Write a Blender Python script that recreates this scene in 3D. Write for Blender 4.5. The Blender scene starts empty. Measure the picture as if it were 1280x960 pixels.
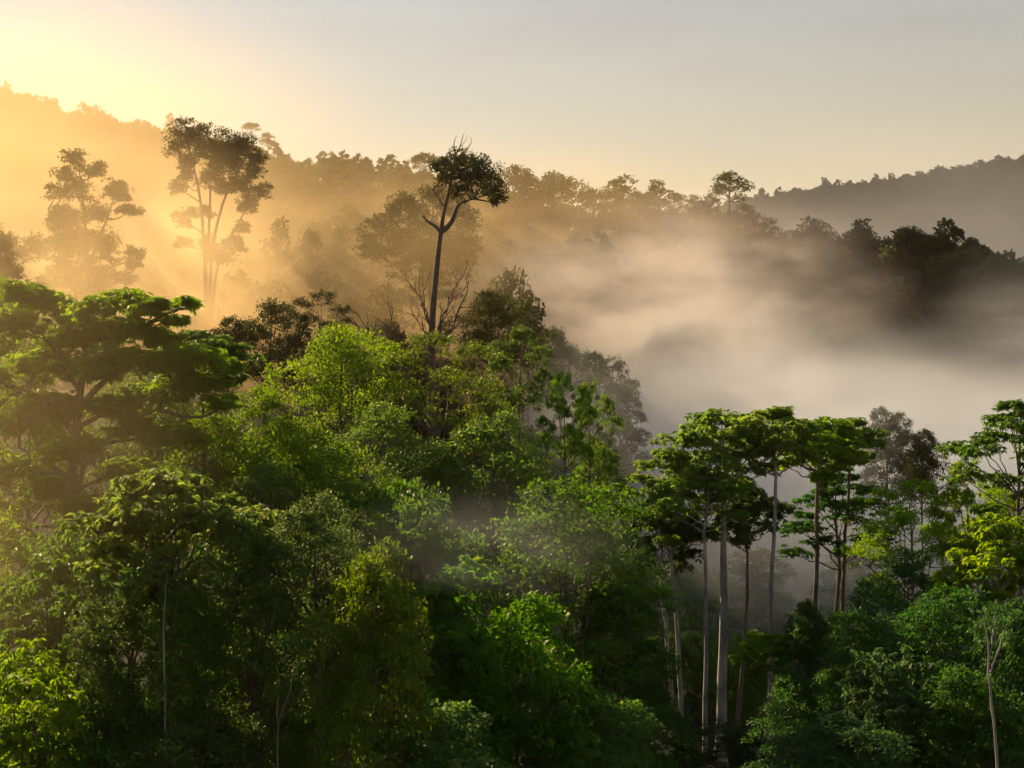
import bpy, math, random
import numpy as np
from mathutils import Vector

# ------------------------------------------------------------------ camera, light, exposure
scene = bpy.context.scene
R = math.radians
CAM_Z = 36.0
FPX = 1758.0                      # focal length in pixels of a 1280-wide frame
cam_data = bpy.data.cameras.new("camera")
cam_data.sensor_width = 36.0
cam_data.lens = 36.0 * FPX / 1280.0
cam_data.clip_start = 0.5
cam_data.clip_end = 6000.0
cam = bpy.data.objects.new("camera", cam_data)
cam.location = (0, 0, CAM_Z)
cam.rotation_euler = (R(90), 0, 0)
scene.collection.objects.link(cam)
scene.camera = cam

SUN_EL, SUN_AZ = 28.0, -38.0       # degrees above the horizon, degrees from straight ahead (+Y), left is negative
SUN_DIR = Vector((math.sin(R(SUN_AZ)) * math.cos(R(SUN_EL)), math.cos(R(SUN_AZ)) * math.cos(R(SUN_EL)), math.sin(R(SUN_EL))))
world = bpy.data.worlds.new("World")
scene.world = world
world.use_nodes = True
wn = world.node_tree
wn.nodes.clear()
sky = wn.nodes.new("ShaderNodeTexSky")
sky.sky_type = 'NISHITA'
sky.sun_disc = False
sky.sun_elevation = R(SUN_EL)
sky.sun_rotation = R(SUN_AZ)
sky.altitude = 0
sky.air_density = 2.2
sky.dust_density = 0.0
sky.ozone_density = 0.5
bg = wn.nodes.new("ShaderNodeBackground")
bg.inputs["Strength"].default_value = 0.05
wo = wn.nodes.new("ShaderNodeOutputWorld")
tint = wn.nodes.new("ShaderNodeMix")
tint.data_type = 'RGBA'
tint.blend_type = 'MULTIPLY'
tint.inputs[0].default_value = 1.0
tint.inputs[7].default_value = (1.0, 0.84, 0.92, 1)      # dawn air: a rosy sky
wn.links.new(sky.outputs[0], tint.inputs[6])
wtc = wn.nodes.new("ShaderNodeTexCoord")
wmp = wn.nodes.new("ShaderNodeMapping"); wmp.inputs["Scale"].default_value = (2.2, 2.2, 11.0); wmp.inputs["Rotation"].default_value = (0, R(7), 0)
wnz = wn.nodes.new("ShaderNodeTexNoise"); wnz.inputs["Scale"].default_value = 1.7; wnz.inputs["Detail"].default_value = 6.0
wrp = wn.nodes.new("ShaderNodeMapRange"); wrp.interpolation_type = 'SMOOTHSTEP'
wrp.inputs["From Min"].default_value = 0.42; wrp.inputs["From Max"].default_value = 0.72
wrp.inputs["To Max"].default_value = 0.35
cloud = wn.nodes.new("ShaderNodeMix"); cloud.data_type = 'RGBA'; cloud.blend_type = 'MULTIPLY'
cloud.inputs[7].default_value = (0.86, 0.78, 0.80, 1)    # thin streaks of high cloud, a little darker and rosier than the clear sky
wn.links.new(wtc.outputs["Generated"], wmp.inputs[0]); wn.links.new(wmp.outputs[0], wnz.inputs["Vector"])
wn.links.new(wnz.outputs["Fac"], wrp.inputs["Value"]); wn.links.new(wrp.outputs[0], cloud.inputs[0])
wn.links.new(tint.outputs[2], cloud.inputs[6])
wn.links.new(cloud.outputs[2], bg.inputs[0])
wn.links.new(bg.outputs[0], wo.inputs[0])

sun_data = bpy.data.lights.new("sun", 'SUN')
sun_data.energy = 5.0
sun_data.angle = R(0.5)
sun_data.color = (1.0, 0.68, 0.38)
sun = bpy.data.objects.new("sun", sun_data)
sun.rotation_euler = SUN_DIR.to_track_quat('Z', 'Y').to_euler()
sun.location = (-300, 500, 400)
scene.collection.objects.link(sun)

scene.view_settings.view_transform = 'Standard'
scene.view_settings.look = 'None'
scene.view_settings.gamma = 1.0
scene.view_settings.use_curve_mapping = False
scene.view_settings.exposure = 0.95

cy = scene.cycles
scene.render.engine = 'CYCLES'
cy.max_bounces = 5
cy.diffuse_bounces = 3
cy.glossy_bounces = 1
cy.transmission_bounces = 3
cy.transparent_max_bounces = 8
cy.volume_bounces = 2
cy.volume_step_rate = 0.7
cy.volume_max_steps = 128
cy.use_adaptive_sampling = True
cy.adaptive_threshold = 0.02
cy.use_denoising = True
cy.denoiser = 'OPENIMAGEDENOISE'
cy.denoising_input_passes = 'RGB_ALBEDO'
cy.sample_clamp_indirect = 4.0
cy.caustics_reflective = False
cy.caustics_refractive = False

C = scene.collection
rng = np.random.default_rng(7)
random.seed(7)


def at(px, py, Y):
    """World point seen at pixel (px, py) of the 1280 x 960 photograph at depth Y."""
    return Vector(((px - 640.0) / FPX * Y, Y, CAM_Z - (py - 480.0) / FPX * Y))


# ------------------------------------------------------------------ materials
def new_mat(name):
    m = bpy.data.materials.new(name)
    m.use_nodes = True
    nt = m.node_tree
    nt.nodes.clear()
    return m, nt, nt.nodes.new("ShaderNodeOutputMaterial")


def leaf_material(name, dark, light, old, translucency=0.5, spec=0.28):
    m, nt, out = new_mat(name)
    N, L = nt.nodes, nt.links
    att = N.new("ShaderNodeAttribute"); att.attribute_name = "tint"
    info = N.new("ShaderNodeObjectInfo")
    add = N.new("ShaderNodeMath"); add.operation = 'MULTIPLY_ADD'
    L.new(info.outputs["Random"], add.inputs[0]); add.inputs[1].default_value = 0.3
    sub = N.new("ShaderNodeMath"); sub.operation = 'SUBTRACT'
    L.new(att.outputs["Fac"], sub.inputs[0]); sub.inputs[1].default_value = 0.15
    L.new(sub.outputs[0], add.inputs[2])
    ramp = N.new("ShaderNodeValToRGB")
    ramp.color_ramp.elements[0].position = 0.05; ramp.color_ramp.elements[0].color = (*dark, 1)
    ramp.color_ramp.elements[1].position = 0.78; ramp.color_ramp.elements[1].color = (*light, 1)
    e = ramp.color_ramp.elements.new(0.93); e.color = (*old, 1)
    L.new(add.outputs[0], ramp.inputs[0])
    vary = N.new("ShaderNodeHueSaturation")
    hr = N.new("ShaderNodeMapRange"); hr.inputs["To Min"].default_value = 0.481; hr.inputs["To Max"].default_value = 0.512
    L.new(info.outputs["Random"], hr.inputs["Value"]); L.new(hr.outputs[0], vary.inputs["Hue"])
    sr = N.new("ShaderNodeMath"); sr.operation = 'MULTIPLY'; sr.inputs[1].default_value = 7.31
    L.new(info.outputs["Random"], sr.inputs[0])
    fr = N.new("ShaderNodeMath"); fr.operation = 'FRACT'; L.new(sr.outputs[0], fr.inputs[0])
    vr = N.new("ShaderNodeMapRange"); vr.inputs["To Min"].default_value = 0.84; vr.inputs["To Max"].default_value = 1.1
    L.new(fr.outputs[0], vr.inputs["Value"]); L.new(vr.outputs[0], vary.inputs["Saturation"]); L.new(vr.outputs[0], vary.inputs["Value"])
    L.new(ramp.outputs[0], vary.inputs["Color"])
    ramp = vary
    p = N.new("ShaderNodeBsdfPrincipled")
    L.new(ramp.outputs[0], p.inputs["Base Color"])
    p.inputs["Roughness"].default_value = 0.55
    p.inputs["Specular IOR Level"].default_value = spec
    t = N.new("ShaderNodeBsdfTranslucent")
    hs = N.new("ShaderNodeHueSaturation")
    hs.inputs["Hue"].default_value = 0.485
    hs.inputs["Saturation"].default_value = 1.1
    hs.inputs["Value"].default_value = 2.2
    L.new(ramp.outputs[0], hs.inputs["Color"]); L.new(hs.outputs[0], t.inputs["Color"])
    mix = N.new("ShaderNodeMixShader"); mix.inputs[0].default_value = translucency
    L.new(p.outputs[0], mix.inputs[1]); L.new(t.outputs[0], mix.inputs[2])
    L.new(mix.outputs[0], out.inputs["Surface"])
    return m


def bark_material(name, c1, c2, scale=1.5):
    m, nt, out = new_mat(name)
    N, L = nt.nodes, nt.links
    tc = N.new("ShaderNodeTexCoord")
    mp = N.new("ShaderNodeMapping"); mp.inputs["Scale"].default_value = (scale, scale, scale * 0.25)
    nz = N.new("ShaderNodeTexNoise"); nz.inputs["Scale"].default_value = 1.6; nz.inputs["Detail"].default_value = 6
    L.new(tc.outputs["Object"], mp.inputs[0]); L.new(mp.outputs[0], nz.inputs["Vector"])
    ramp = N.new("ShaderNodeValToRGB")
    ramp.color_ramp.elements[0].position = 0.38; ramp.color_ramp.elements[0].color = (*c1, 1)
    ramp.color_ramp.elements[1].position = 0.62; ramp.color_ramp.elements[1].color = (*c2, 1)
    L.new(nz.outputs["Fac"], ramp.inputs[0])
    p = N.new("ShaderNodeBsdfPrincipled"); p.inputs["Roughness"].default_value = 0.85
    L.new(ramp.outputs[0], p.inputs["Base Color"])
    b = N.new("ShaderNodeBump"); b.inputs["Strength"].default_value = 0.5; b.inputs["Distance"].default_value = 0.1
    L.new(nz.outputs["Fac"], b.inputs["Height"]); L.new(b.outputs[0], p.inputs["Normal"])
    L.new(p.outputs[0], out.inputs["Surface"])
    return m


LEAF = {
    'deep': leaf_material("leaf_deep_green", (0.030, 0.095, 0.010), (0.068, 0.175, 0.016), (0.115, 0.18, 0.02)),
    'fresh': leaf_material("leaf_fresh_green", (0.060, 0.15, 0.010), (0.13, 0.255, 0.018), (0.18, 0.24, 0.025), 0.62),
    'olive': leaf_material("leaf_olive_green", (0.048, 0.108, 0.011), (0.09, 0.178, 0.015), (0.15, 0.18, 0.02)),
    'blue': leaf_material("leaf_cool_green", (0.017, 0.066, 0.013), (0.036, 0.125, 0.018), (0.075, 0.17, 0.02)),
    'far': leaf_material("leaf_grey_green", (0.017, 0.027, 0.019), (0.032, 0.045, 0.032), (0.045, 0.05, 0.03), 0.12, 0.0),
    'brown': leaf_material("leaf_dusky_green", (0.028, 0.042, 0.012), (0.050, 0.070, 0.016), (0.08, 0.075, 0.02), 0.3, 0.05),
}
BARK = {
    'pale': bark_material("bark_pale_grey", (0.13, 0.135, 0.14), (0.33, 0.34, 0.345)),
    'grey': bark_material("bark_grey_brown", (0.07, 0.06, 0.05), (0.15, 0.13, 0.11)),
    'dark': bark_material("bark_dark_brown", (0.045, 0.036, 0.028), (0.09, 0.075, 0.06)),
}

m, nt, out = new_mat("forest_floor")
N, L = nt.nodes, nt.links
tc = N.new("ShaderNodeTexCoord")
nz = N.new("ShaderNodeTexNoise"); nz.inputs["Scale"].default_value = 0.15; nz.inputs["Detail"].default_value = 8
L.new(tc.outputs["Object"], nz.inputs["Vector"])
rp = N.new("ShaderNodeValToRGB")
rp.color_ramp.elements[0].position = 0.4; rp.color_ramp.elements[0].color = (0.012, 0.02, 0.007, 1)
rp.color_ramp.elements[1].position = 0.65; rp.color_ramp.elements[1].color = (0.035, 0.04, 0.015, 1)
L.new(nz.outputs["Fac"], rp.inputs[0])
pb = N.new("ShaderNodeBsdfPrincipled"); pb.inputs["Roughness"].default_value = 0.95
L.new(rp.outputs[0], pb.inputs["Base Color"]); L.new(pb.outputs[0], out.inputs["Surface"])
FLOOR_MAT = m


# ------------------------------------------------------------------ terrain
RIDGES = [   # crest as (x, y, z) points, front width, back width
    ([(-400, 250, 20), (-150, 235, 36), (-60, 228, 34), (-14, 224, 28), (12, 220, 14), (40, 215, 0), (900, 215, 0)], 62, 90),
    ([(-900, 470, 30), (-220, 465, 40), (-130, 460, 52), (-100, 455, 66), (-82, 452, 76), (-60, 450, 80), (0, 450, 79), (40, 448, 77), (66, 440, 76), (84, 430, 67), (103, 425, 60),
      (122, 420, 63), (140, 415, 56), (158, 410, 44), (260, 400, 26), (1200, 400, 20)], 95, 120),
    ([(-1200, 800, 235), (-450, 800, 204), (-291, 800, 183), (-246, 800, 173), (-200, 800, 162), (-136, 800, 146), (-86, 800, 128), (0, 800, 104), (200, 800, 70), (1200, 800, 50)], 210, 200),
    ([(-1200, 1000, 150), (-260, 980, 168), (-160, 980, 176), (-100, 980, 172), (-43, 980, 162), (20, 980, 146), (120, 980, 120), (300, 1000, 90), (1200, 1000, 60)], 150, 160),
    ([(-1200, 1200, 90), (0, 1150, 120), (120, 1150, 152), (203, 1150, 172), (300, 1150, 185), (419, 1150, 204), (520, 1150, 224), (1200, 1150, 250)], 320, 240),
]


def height(x, y):
    x = np.asarray(x, float); y = np.asarray(y, float)
    h = np.zeros_like(x * y)
    for pts, wf, wb in RIDGES:
        a = np.array(pts)
        yc = np.interp(x, a[:, 0], a[:, 1]); zc = np.interp(x, a[:, 0], a[:, 2])
        d = y - yc
        w = np.where(d < 0, wf, wb)
        h = np.maximum(h, zc * np.exp(-(d / w) ** 2))
    h = h + 3.0 * np.clip((-x - 5) / 40, 0, 1) * np.clip((y - 60) / 60, 0, 1)
    return h + 0.6 * np.sin(x * 0.09 + 1.0) * np.cos(y * 0.07) + 0.9 * np.sin(x * 0.031 + y * 0.023)


def mesh_from(name, verts, faces, mat, tint=None, smooth=False, mat_idx=None):
    """faces: (n, 4) int array, or a list of (k, arrays)"""
    me = bpy.data.meshes.new(name)
    verts = np.asarray(verts, np.float32)
    faces = np.asarray(faces, np.int32)
    n, k = faces.shape
    me.vertices.add(len(verts)); me.vertices.foreach_set("co", verts.ravel())
    me.loops.add(n * k); me.loops.foreach_set("vertex_index", faces.ravel())
    me.polygons.add(n); me.polygons.foreach_set("loop_start", np.arange(0, n * k, k, dtype=np.int32))
    if smooth:
        me.polygons.foreach_set("use_smooth", np.ones(n, bool))
    if mat_idx is not None:
        me.polygons.foreach_set("material_index", np.asarray(mat_idx, np.int32))
    for mm in (mat if isinstance(mat, (list, tuple)) else [mat]):
        me.materials.append(mm)
    if tint is not None:
        a = me.attributes.new("tint", 'FLOAT', 'POINT')
        a.data.foreach_set("value", np.asarray(tint, np.float32))
    me.update()
    return me


def tag(o, label=None, cat=None, group=None, kind=None):
    if label: o["label"] = label
    if cat: o["category"] = cat
    if group: o["group"] = group
    if kind: o["kind"] = kind
    return o


def link(name, me, parent=None, loc=(0, 0, 0)):
    o = bpy.data.objects.new(name, me)
    o.location = loc
    C.objects.link(o)
    if parent is not None:
        o.parent = parent
    return o


GX0, GX1, GY0, GY1 = -1100.0, 1100.0, -250.0, 1500.0
gx = np.linspace(GX0, GX1, 221); gy = np.linspace(GY0, GY1, 221)
X, Y = np.meshgrid(gx, gy)
Z = height(X, Y)
idx = np.arange(221 * 221).reshape(221, 221)
gf = np.stack([idx[:-1, :-1], idx[:-1, 1:], idx[1:, 1:], idx[1:, :-1]], -1).reshape(-1, 4)
ground = link("ground", mesh_from("ground", np.stack([X, Y, Z], -1).reshape(-1, 3), gf, FLOOR_MAT, smooth=True))
tag(ground, "forest floor of the valley and its hills", "ground", kind="structure")


# ------------------------------------------------------------------ geometry kit
def unit(v):
    return v / np.maximum(np.linalg.norm(v, axis=-1, keepdims=True), 1e-9)


def leaf_quads(base, axis, length, width, r):
    """One rhombic leaf per row: base (n,3), axis (n,3) unit, length (n,), width (n,)."""
    n = len(base)
    ref = unit(r.normal(size=(n, 3)) * 0.45 + np.array([0, 0, 1.0]))
    side = unit(np.cross(axis, ref))
    l, w = length[:, None], width[:, None]
    nrm = np.cross(side, axis)
    p0 = base
    p1 = base + axis * l * 0.5 + side * w * 0.5 + nrm * w * 0.12
    p2 = base + axis * l - nrm * l * 0.16
    p3 = base + axis * l * 0.5 - side * w * 0.5 + nrm * w * 0.12
    return np.stack([p0, p1, p2, p3], 1).reshape(-1, 3)


def small_leaves(centers, radii, per, size, r, flat=0.75, droop=0.25):
    """Leaf clumps: `per` leaves in each ellipsoidal clump; returns verts and tint."""
    k = len(centers)
    n = k * per
    c = np.repeat(centers, per, 0); rad = np.repeat(radii, per)
    d = unit(r.normal(size=(n, 3)))
    d[:, 2] = np.where(d[:, 2] < -0.3, -d[:, 2] * 0.6, d[:, 2])
    u = r.random(n) ** 0.45
    pos = c + d * (rad * u)[:, None] * np.array([1, 1, flat])
    ax = unit(d * 0.8 + r.normal(size=(n, 3)) * 0.55 + np.array([0, 0, -droop]))
    ln = size * (0.65 + 0.7 * r.random(n))
    v = leaf_quads(pos, ax, ln, ln * (0.42 + 0.25 * r.random(n)), r)
    ct = np.repeat(r.normal(0.45, 0.13, k), per)
    t = np.clip(ct + r.normal(0, 0.12, n), 0, 1)
    return v, np.repeat(t, 4)


def rosettes(centers, radii, per, size, r, flat=0.6):
    """Umbrella-leaved twigs: each clump carries `per` rosettes of seven drooping leaflets."""
    k = len(centers)
    m_ = k * per
    c = np.repeat(centers, per, 0); rad = np.repeat(radii, per)
    d = unit(r.normal(size=(m_, 3)) + np.array([0, 0, 0.5]))
    d[:, 2] = np.abs(d[:, 2]) * np.where(r.random(m_) < 0.8, 1, -1)
    pos = c + d * (rad * r.random(m_) ** 0.4)[:, None] * np.array([1, 1, flat])
    q = 7
    n = m_ * q
    ph = (np.tile(np.arange(q), m_) / q) * 2 * np.pi + np.repeat(r.random(m_) * 6.28, q) + r.normal(0, 0.2, n)
    el = -0.45 + r.normal(0, 0.28, n) + np.repeat(r.normal(0, 0.15, m_), q)
    ax = np.stack([np.cos(ph) * np.cos(el), np.sin(ph) * np.cos(el), np.sin(el)], -1)
    ax = unit(ax + np.repeat(d * np.array([0.35, 0.35, 0.1]), q, 0))
    ln = np.repeat(size * (0.7 + 0.6 * r.random(m_)), q) * (0.8 + 0.35 * r.random(n))
    v = leaf_quads(np.repeat(pos, q, 0), ax, ln, ln * 0.36, r)
    ct = np.repeat(np.repeat(r.normal(0.45, 0.12, k), per) + r.normal(0, 0.12, m_), q)
    return v, np.repeat(np.clip(ct + r.normal(0, 0.05, n), 0, 1), 4)


class Tubes:
    def __init__(self):
        self.v, self.f, self.n = [], [], 0

    def add(self, pts, radii, sides=6):
        pts = np.asarray(pts, float); radii = np.asarray(radii, float)
        t = unit(np.gradient(pts, axis=0))
        ref = np.where(np.abs(t[:, 2:3]) > 0.9, np.array([[1.0, 0, 0]]), np.array([[0, 0, 1.0]]))
        a = unit(np.cross(t, ref)); 
        for i in range(1, len(a)):
            if np.dot(a[i], a[i - 1]) < 0: a[i] = -a[i]
        b = np.cross(t, a)
        ang = np.arange(sides) / sides * 2 * np.pi
        ring = a[:, None] * np.cos(ang)[None, :, None] + b[:, None] * np.sin(ang)[None, :, None]
        v = pts[:, None] + ring * radii[:, None, None]
        k = len(pts)
        i = np.arange(k * sides).reshape(k, sides) + self.n
        f = np.stack([i[:-1], np.roll(i[:-1], -1, 1), np.roll(i[1:], -1, 1), i[1:]], -1).reshape(-1, 4)
        self.v.append(v.reshape(-1, 3)); self.f.append(f); self.n += k * sides

    def arrays(self):
        return np.concatenate(self.v), np.concatenate(self.f)


def curve(p0, p1, bend, n=7):
    """A bent path from p0 to p1; bend is the offset of its middle control point."""
    p0, p1 = np.asarray(p0, float), np.asarray(p1, float)
    pm = (p0 + p1) / 2 + np.asarray(bend, float)
    t = np.linspace(0, 1, n)[:, None]
    return p0 * (1 - t) ** 2 + 2 * pm * t * (1 - t) + p1 * t ** 2


class Kit:
    """A crown with its limbs. Origin at the crown's base on the trunk axis, width W, height H (metres)."""
    pass


def make_kit(seed, lobes, W, H, mode='small', clumps=34, per=30, size=0.34, clump_r=0.3, axis_top=0.8, limb_r=0.16,
             twigs=5, fill=0.0, detail=True, droop=0.25, sides=6, flat=0.75):
    """lobes: list of (x, y, z, rx, rz)."""
    r = np.random.default_rng(seed)
    k = Kit(); k.W, k.H = W, H
    tb = Tubes()
    ax_pts = curve((0, 0, -0.01), (r.normal(0, W * 0.03), r.normal(0, W * 0.03), H * axis_top), (r.normal(0, W * 0.03), r.normal(0, W * 0.03), 0), 8)
    k.limb_r = limb_r
    if detail:
        tb.add(ax_pts, np.linspace(limb_r, limb_r * 0.18, 8), sides)
    V, T = [], []
    for (x, y, z, rx, rz) in lobes:
        c = np.array([x, y, z], float)
        if detail:
            t = np.clip((z / H - 0.28) / max(axis_top, 0.1) * (0.55 + 0.45 * r.random()), 0.02, 0.93)
            s = ax_pts[min(7, int(round(t * 7)))]
            hz = math.hypot(x - s[0], y - s[1])
            lr = limb_r * (0.62 - 0.4 * t) * (0.7 + 0.5 * r.random())
            path = curve(s, c + np.array([0, 0, -rz * 0.25]), (r.normal(0, 0.12) * hz, r.normal(0, 0.12) * hz, -0.10 * hz), 7)
            path[1:-1] += r.normal(0, 0.04, (5, 3)) * hz * 0.5
            tb.add(path, np.linspace(lr, lr * 0.35, 7), 5)
        n = clumps
        d = unit(r.normal(size=(n, 3)))
        d[:, 2] = np.where(d[:, 2] < -0.35, -d[:, 2], d[:, 2])
        u = (1 - fill) + fill * r.random(n)
        u = u * (0.72 + 0.33 * r.random(n))
        cc = c + d * u[:, None] * np.array([rx, rx, rz])
        cr = clump_r * rx * (0.6 + 0.8 * r.random(n))
        if detail:
            for j in range(min(twigs, n)):
                tb.add(curve(c + np.array([0, 0, -rz * 0.25]), cc[j], r.normal(0, 0.1, 3) * rx, 5), np.linspace(lr * 0.4, lr * 0.1, 5), 4)
        fn = rosettes if mode == 'rosette' else small_leaves
        if mode == 'rosette':
            v, tt = fn(cc, cr, per, size, r, flat)
        else:
            v, tt = fn(cc, cr, per, size, r, flat, droop)
        V.append(v); T.append(tt)
    k.lv = np.concatenate(V); k.lt = np.concatenate(T)
    k.wv, k.wf = tb.arrays() if detail else (np.zeros((0, 3)), np.zeros((0, 4), int))
    k.meshes = {}
    return k


def dome_lobes(seed, W, H, n=9, lobe=0.3, low=0.15, squash=0.8, power=0.6):
    """Lobes over a dome, the upper ones larger, none below `low` of the height."""
    r = np.random.default_rng(seed)
    out = [(r.normal(0, W * .05), r.normal(0, W * .05), H * (1 - lobe * squash * .95), W * lobe * 0.9, H * lobe * squash)]
    for i in range(n - 1):
        a = i * 2.399 + r.normal(0, 0.35)
        tz = low + (0.86 - low) * ((i + 0.5) / (n - 1)) + r.normal(0, 0.05)
        ring = W * (0.5 - lobe * 0.62) * (1 - max(0.0, tz - 0.35) ** 2 * 1.3) * (0.8 + 0.4 * r.random())
        s = (0.72 + 0.5 * r.random())
        out.append((ring * math.cos(a), ring * math.sin(a), H * tz * 0.88, W * lobe * s, H * lobe * squash * s))
    return out


def tier_lobes(seed, W, H, tiers, plate=0.22, thick=0.075):
    """Flat plates of foliage in tiers: tiers = [(height fraction, ring fraction, count)]."""
    r = np.random.default_rng(seed)
    out = []
    for (tz, rg, n) in tiers:
        a0 = r.random() * 6.28
        for i in range(n):
            a = a0 + i * 6.283 / n + r.normal(0, 0.3)
            q = W * 0.5 * rg * (0.75 + 0.45 * r.random())
            s = 0.7 + 0.6 * r.random()
            out.append((q * math.cos(a), q * math.sin(a), H * (tz + r.normal(0, 0.035)), W * plate * s, max(0.35, H * thick * s)))
    return out


def column_lobes(seed, W, H, n=16, lobe=0.27):
    """Lobes from the ground to the top: a tree leafy, or draped in climbers, down to its foot."""
    r = np.random.default_rng(seed)
    out = []
    for i in range(n):
        tz = (i + 0.6) / n
        a = i * 2.399 + r.normal(0, 0.3)
        prof = math.sqrt(max(0.02, 1 - (max(0, tz - 0.25) / 0.78) ** 2))
        ring = W * (0.5 - lobe * 0.55) * prof * (0.6 + 0.6 * r.random())
        s = 0.75 + 0.45 * r.random()
        out.append((ring * math.cos(a), ring * math.sin(a), H * tz * 0.93, W * lobe * s * (0.65 + 0.35 * prof), W * lobe * s * 0.75))
    return out


KIT = {}
KIT['dome1'] = make_kit(11, dome_lobes(1, 12, 10, 11, .27), 12, 10, clumps=42, per=40, size=.27, limb_r=.26)
KIT['dome2'] = make_kit(12, dome_lobes(2, 12, 11, 13, .24, .05), 12, 11, clumps=38, per=40, size=.27, limb_r=.26)
KIT['dome3'] = make_kit(13, dome_lobes(3, 11, 9, 10, .27, .1, .7), 11, 9, clumps=42, per=40, size=.27, limb_r=.24)
KIT['airy1'] = make_kit(14, dome_lobes(4, 12, 13, 15, .19, .05), 12, 13, clumps=26, per=38, size=.27, limb_r=.24, twigs=7)
KIT['airy2'] = make_kit(15, dome_lobes(5, 8, 9, 10, .2, .1), 8, 9, clumps=26, per=38, size=.27, limb_r=.16, twigs=7)
KIT['col1'] = make_kit(16, column_lobes(6, 11, 20, 18), 11, 20, clumps=44, per=38, size=.27, limb_r=.24, axis_top=.9)
KIT['col2'] = make_kit(17, column_lobes(7, 10, 16, 16), 10, 16, clumps=44, per=38, size=.27, limb_r=.22, axis_top=.9)
KIT['bush1'] = make_kit(18, column_lobes(8, 9, 9, 11, .3), 9, 9, clumps=42, per=40, size=.27, limb_r=.14, axis_top=.9)
KIT['bush2'] = make_kit(19, column_lobes(9, 8, 7, 9, .3), 8, 7, mode='rosette', clumps=26, per=7, size=.4, limb_r=.14, axis_top=.9)
KIT['tier1'] = make_kit(20, tier_lobes(10, 10, 8, [(.94, .25, 3), (.84, .6, 5), (.70, .9, 6), (.56, .8, 5), (.36, .9, 4), (.18, .7, 2)], .17, .085), 10, 8, mode='rosette', clumps=15, per=4,
                        size=.6, clump_r=.36, limb_r=.2, axis_top=.95, twigs=7, flat=.8)
KIT['tier2'] = make_kit(21, tier_lobes(11, 8, 6, [(.92, .3, 3), (.76, .75, 5), (.56, .95, 4), (.3, .9, 2)], .18, .10), 8, 6, mode='rosette', clumps=15, per=4,
                        size=.58, clump_r=.36, limb_r=.16, axis_top=.95, twigs=7, flat=.8)
KIT['tier3'] = make_kit(22, tier_lobes(12, 10, 11, [(.96, .2, 2), (.86, .5, 3), (.72, .75, 4), (.57, .95, 5), (.40, .95, 4), (.22, .85, 3)], .16, .06), 10, 11, mode='rosette',
                        clumps=15, per=4, size=.6, clump_r=.36, limb_r=.2, axis_top=.95, twigs=7, flat=.8)
KIT['bigleaf'] = make_kit(24, column_lobes(14, 7, 12, 11, .28), 7, 12, mode='rosette', clumps=18, per=5, size=.6, limb_r=.14, axis_top=.9)


def leaf_mesh(kit_name, mat_key):
    k = KIT[kit_name]
    if mat_key not in k.meshes:
        f = np.arange(len(k.lv)).reshape(-1, 4)
        k.meshes[mat_key] = mesh_from("crown_" + kit_name, k.lv, f, LEAF[mat_key], k.lt)
    return k.meshes[mat_key]


def plant_tree(px, py, Y, kit, w, ch, label, leaf='deep', bark='grey', name="broadleaf_tree", cat="tree", group=None, rot=None, lean=(0, 0),
               trunk_px=None, trunk_r=None):
    """A tree whose crown top shows at (px, py) when it stands Y metres away; w = crown width, ch = crown height."""
    k = KIT[kit]
    top = at(px, py, Y)
    bx = top.x if trunk_px is None else (trunk_px - 640) / FPX * Y
    gz = float(height(bx, Y))
    H = top.z - gz
    ch = min(ch, H)
    s, sz = w / k.W, ch / k.H
    root = bpy.data.objects.new(name, None)
    root.empty_display_size = 0.5
    root.location = (bx, Y, gz)
    C.objects.link(root)
    tag(root, label, cat, group)
    a = random.random() * 6.28 if rot is None else rot
    ca, sa = math.cos(a), math.sin(a)
    M = np.array([[ca * s, -sa * s, 0], [sa * s, ca * s, 0], [0, 0, sz]])
    off = np.array([top.x - bx, 0, H - ch])
    wv = k.wv @ M.T + off
    tb = Tubes()
    rr = k.limb_r * s if trunk_r is None else trunk_r
    if H - ch > 0.3:
        r_ = np.random.default_rng(int(abs(px * 31 + py * 7 + Y)))
        n = 10
        pts = curve((0, 0, -0.3), off, (r_.normal(0, .3), r_.normal(0, .3), 0), n)
        pts[1:-1, :2] += r_.normal(0, 0.05, (n - 2, 2))
        rad = np.linspace(1.2, max(.5, min(1.0, k.limb_r * s / rr)), n) * rr; rad[0] *= 1.35; rad[1] *= 1.06
        tb.add(pts, rad, 9)
    tv, tf = (tb.arrays() if tb.n else (np.zeros((0, 3)), np.zeros((0, 4), int)))
    vv = np.concatenate([tv, wv]); ff = np.concatenate([tf, k.wf + len(tv)])
    link("trunk", mesh_from("trunk", vv, ff, BARK[bark], smooth=True), root)
    c = link("crown", leaf_mesh(kit, leaf), root, off)
    c.rotation_euler = (0, 0, a); c.scale = (s, s, sz)
    return root


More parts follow.
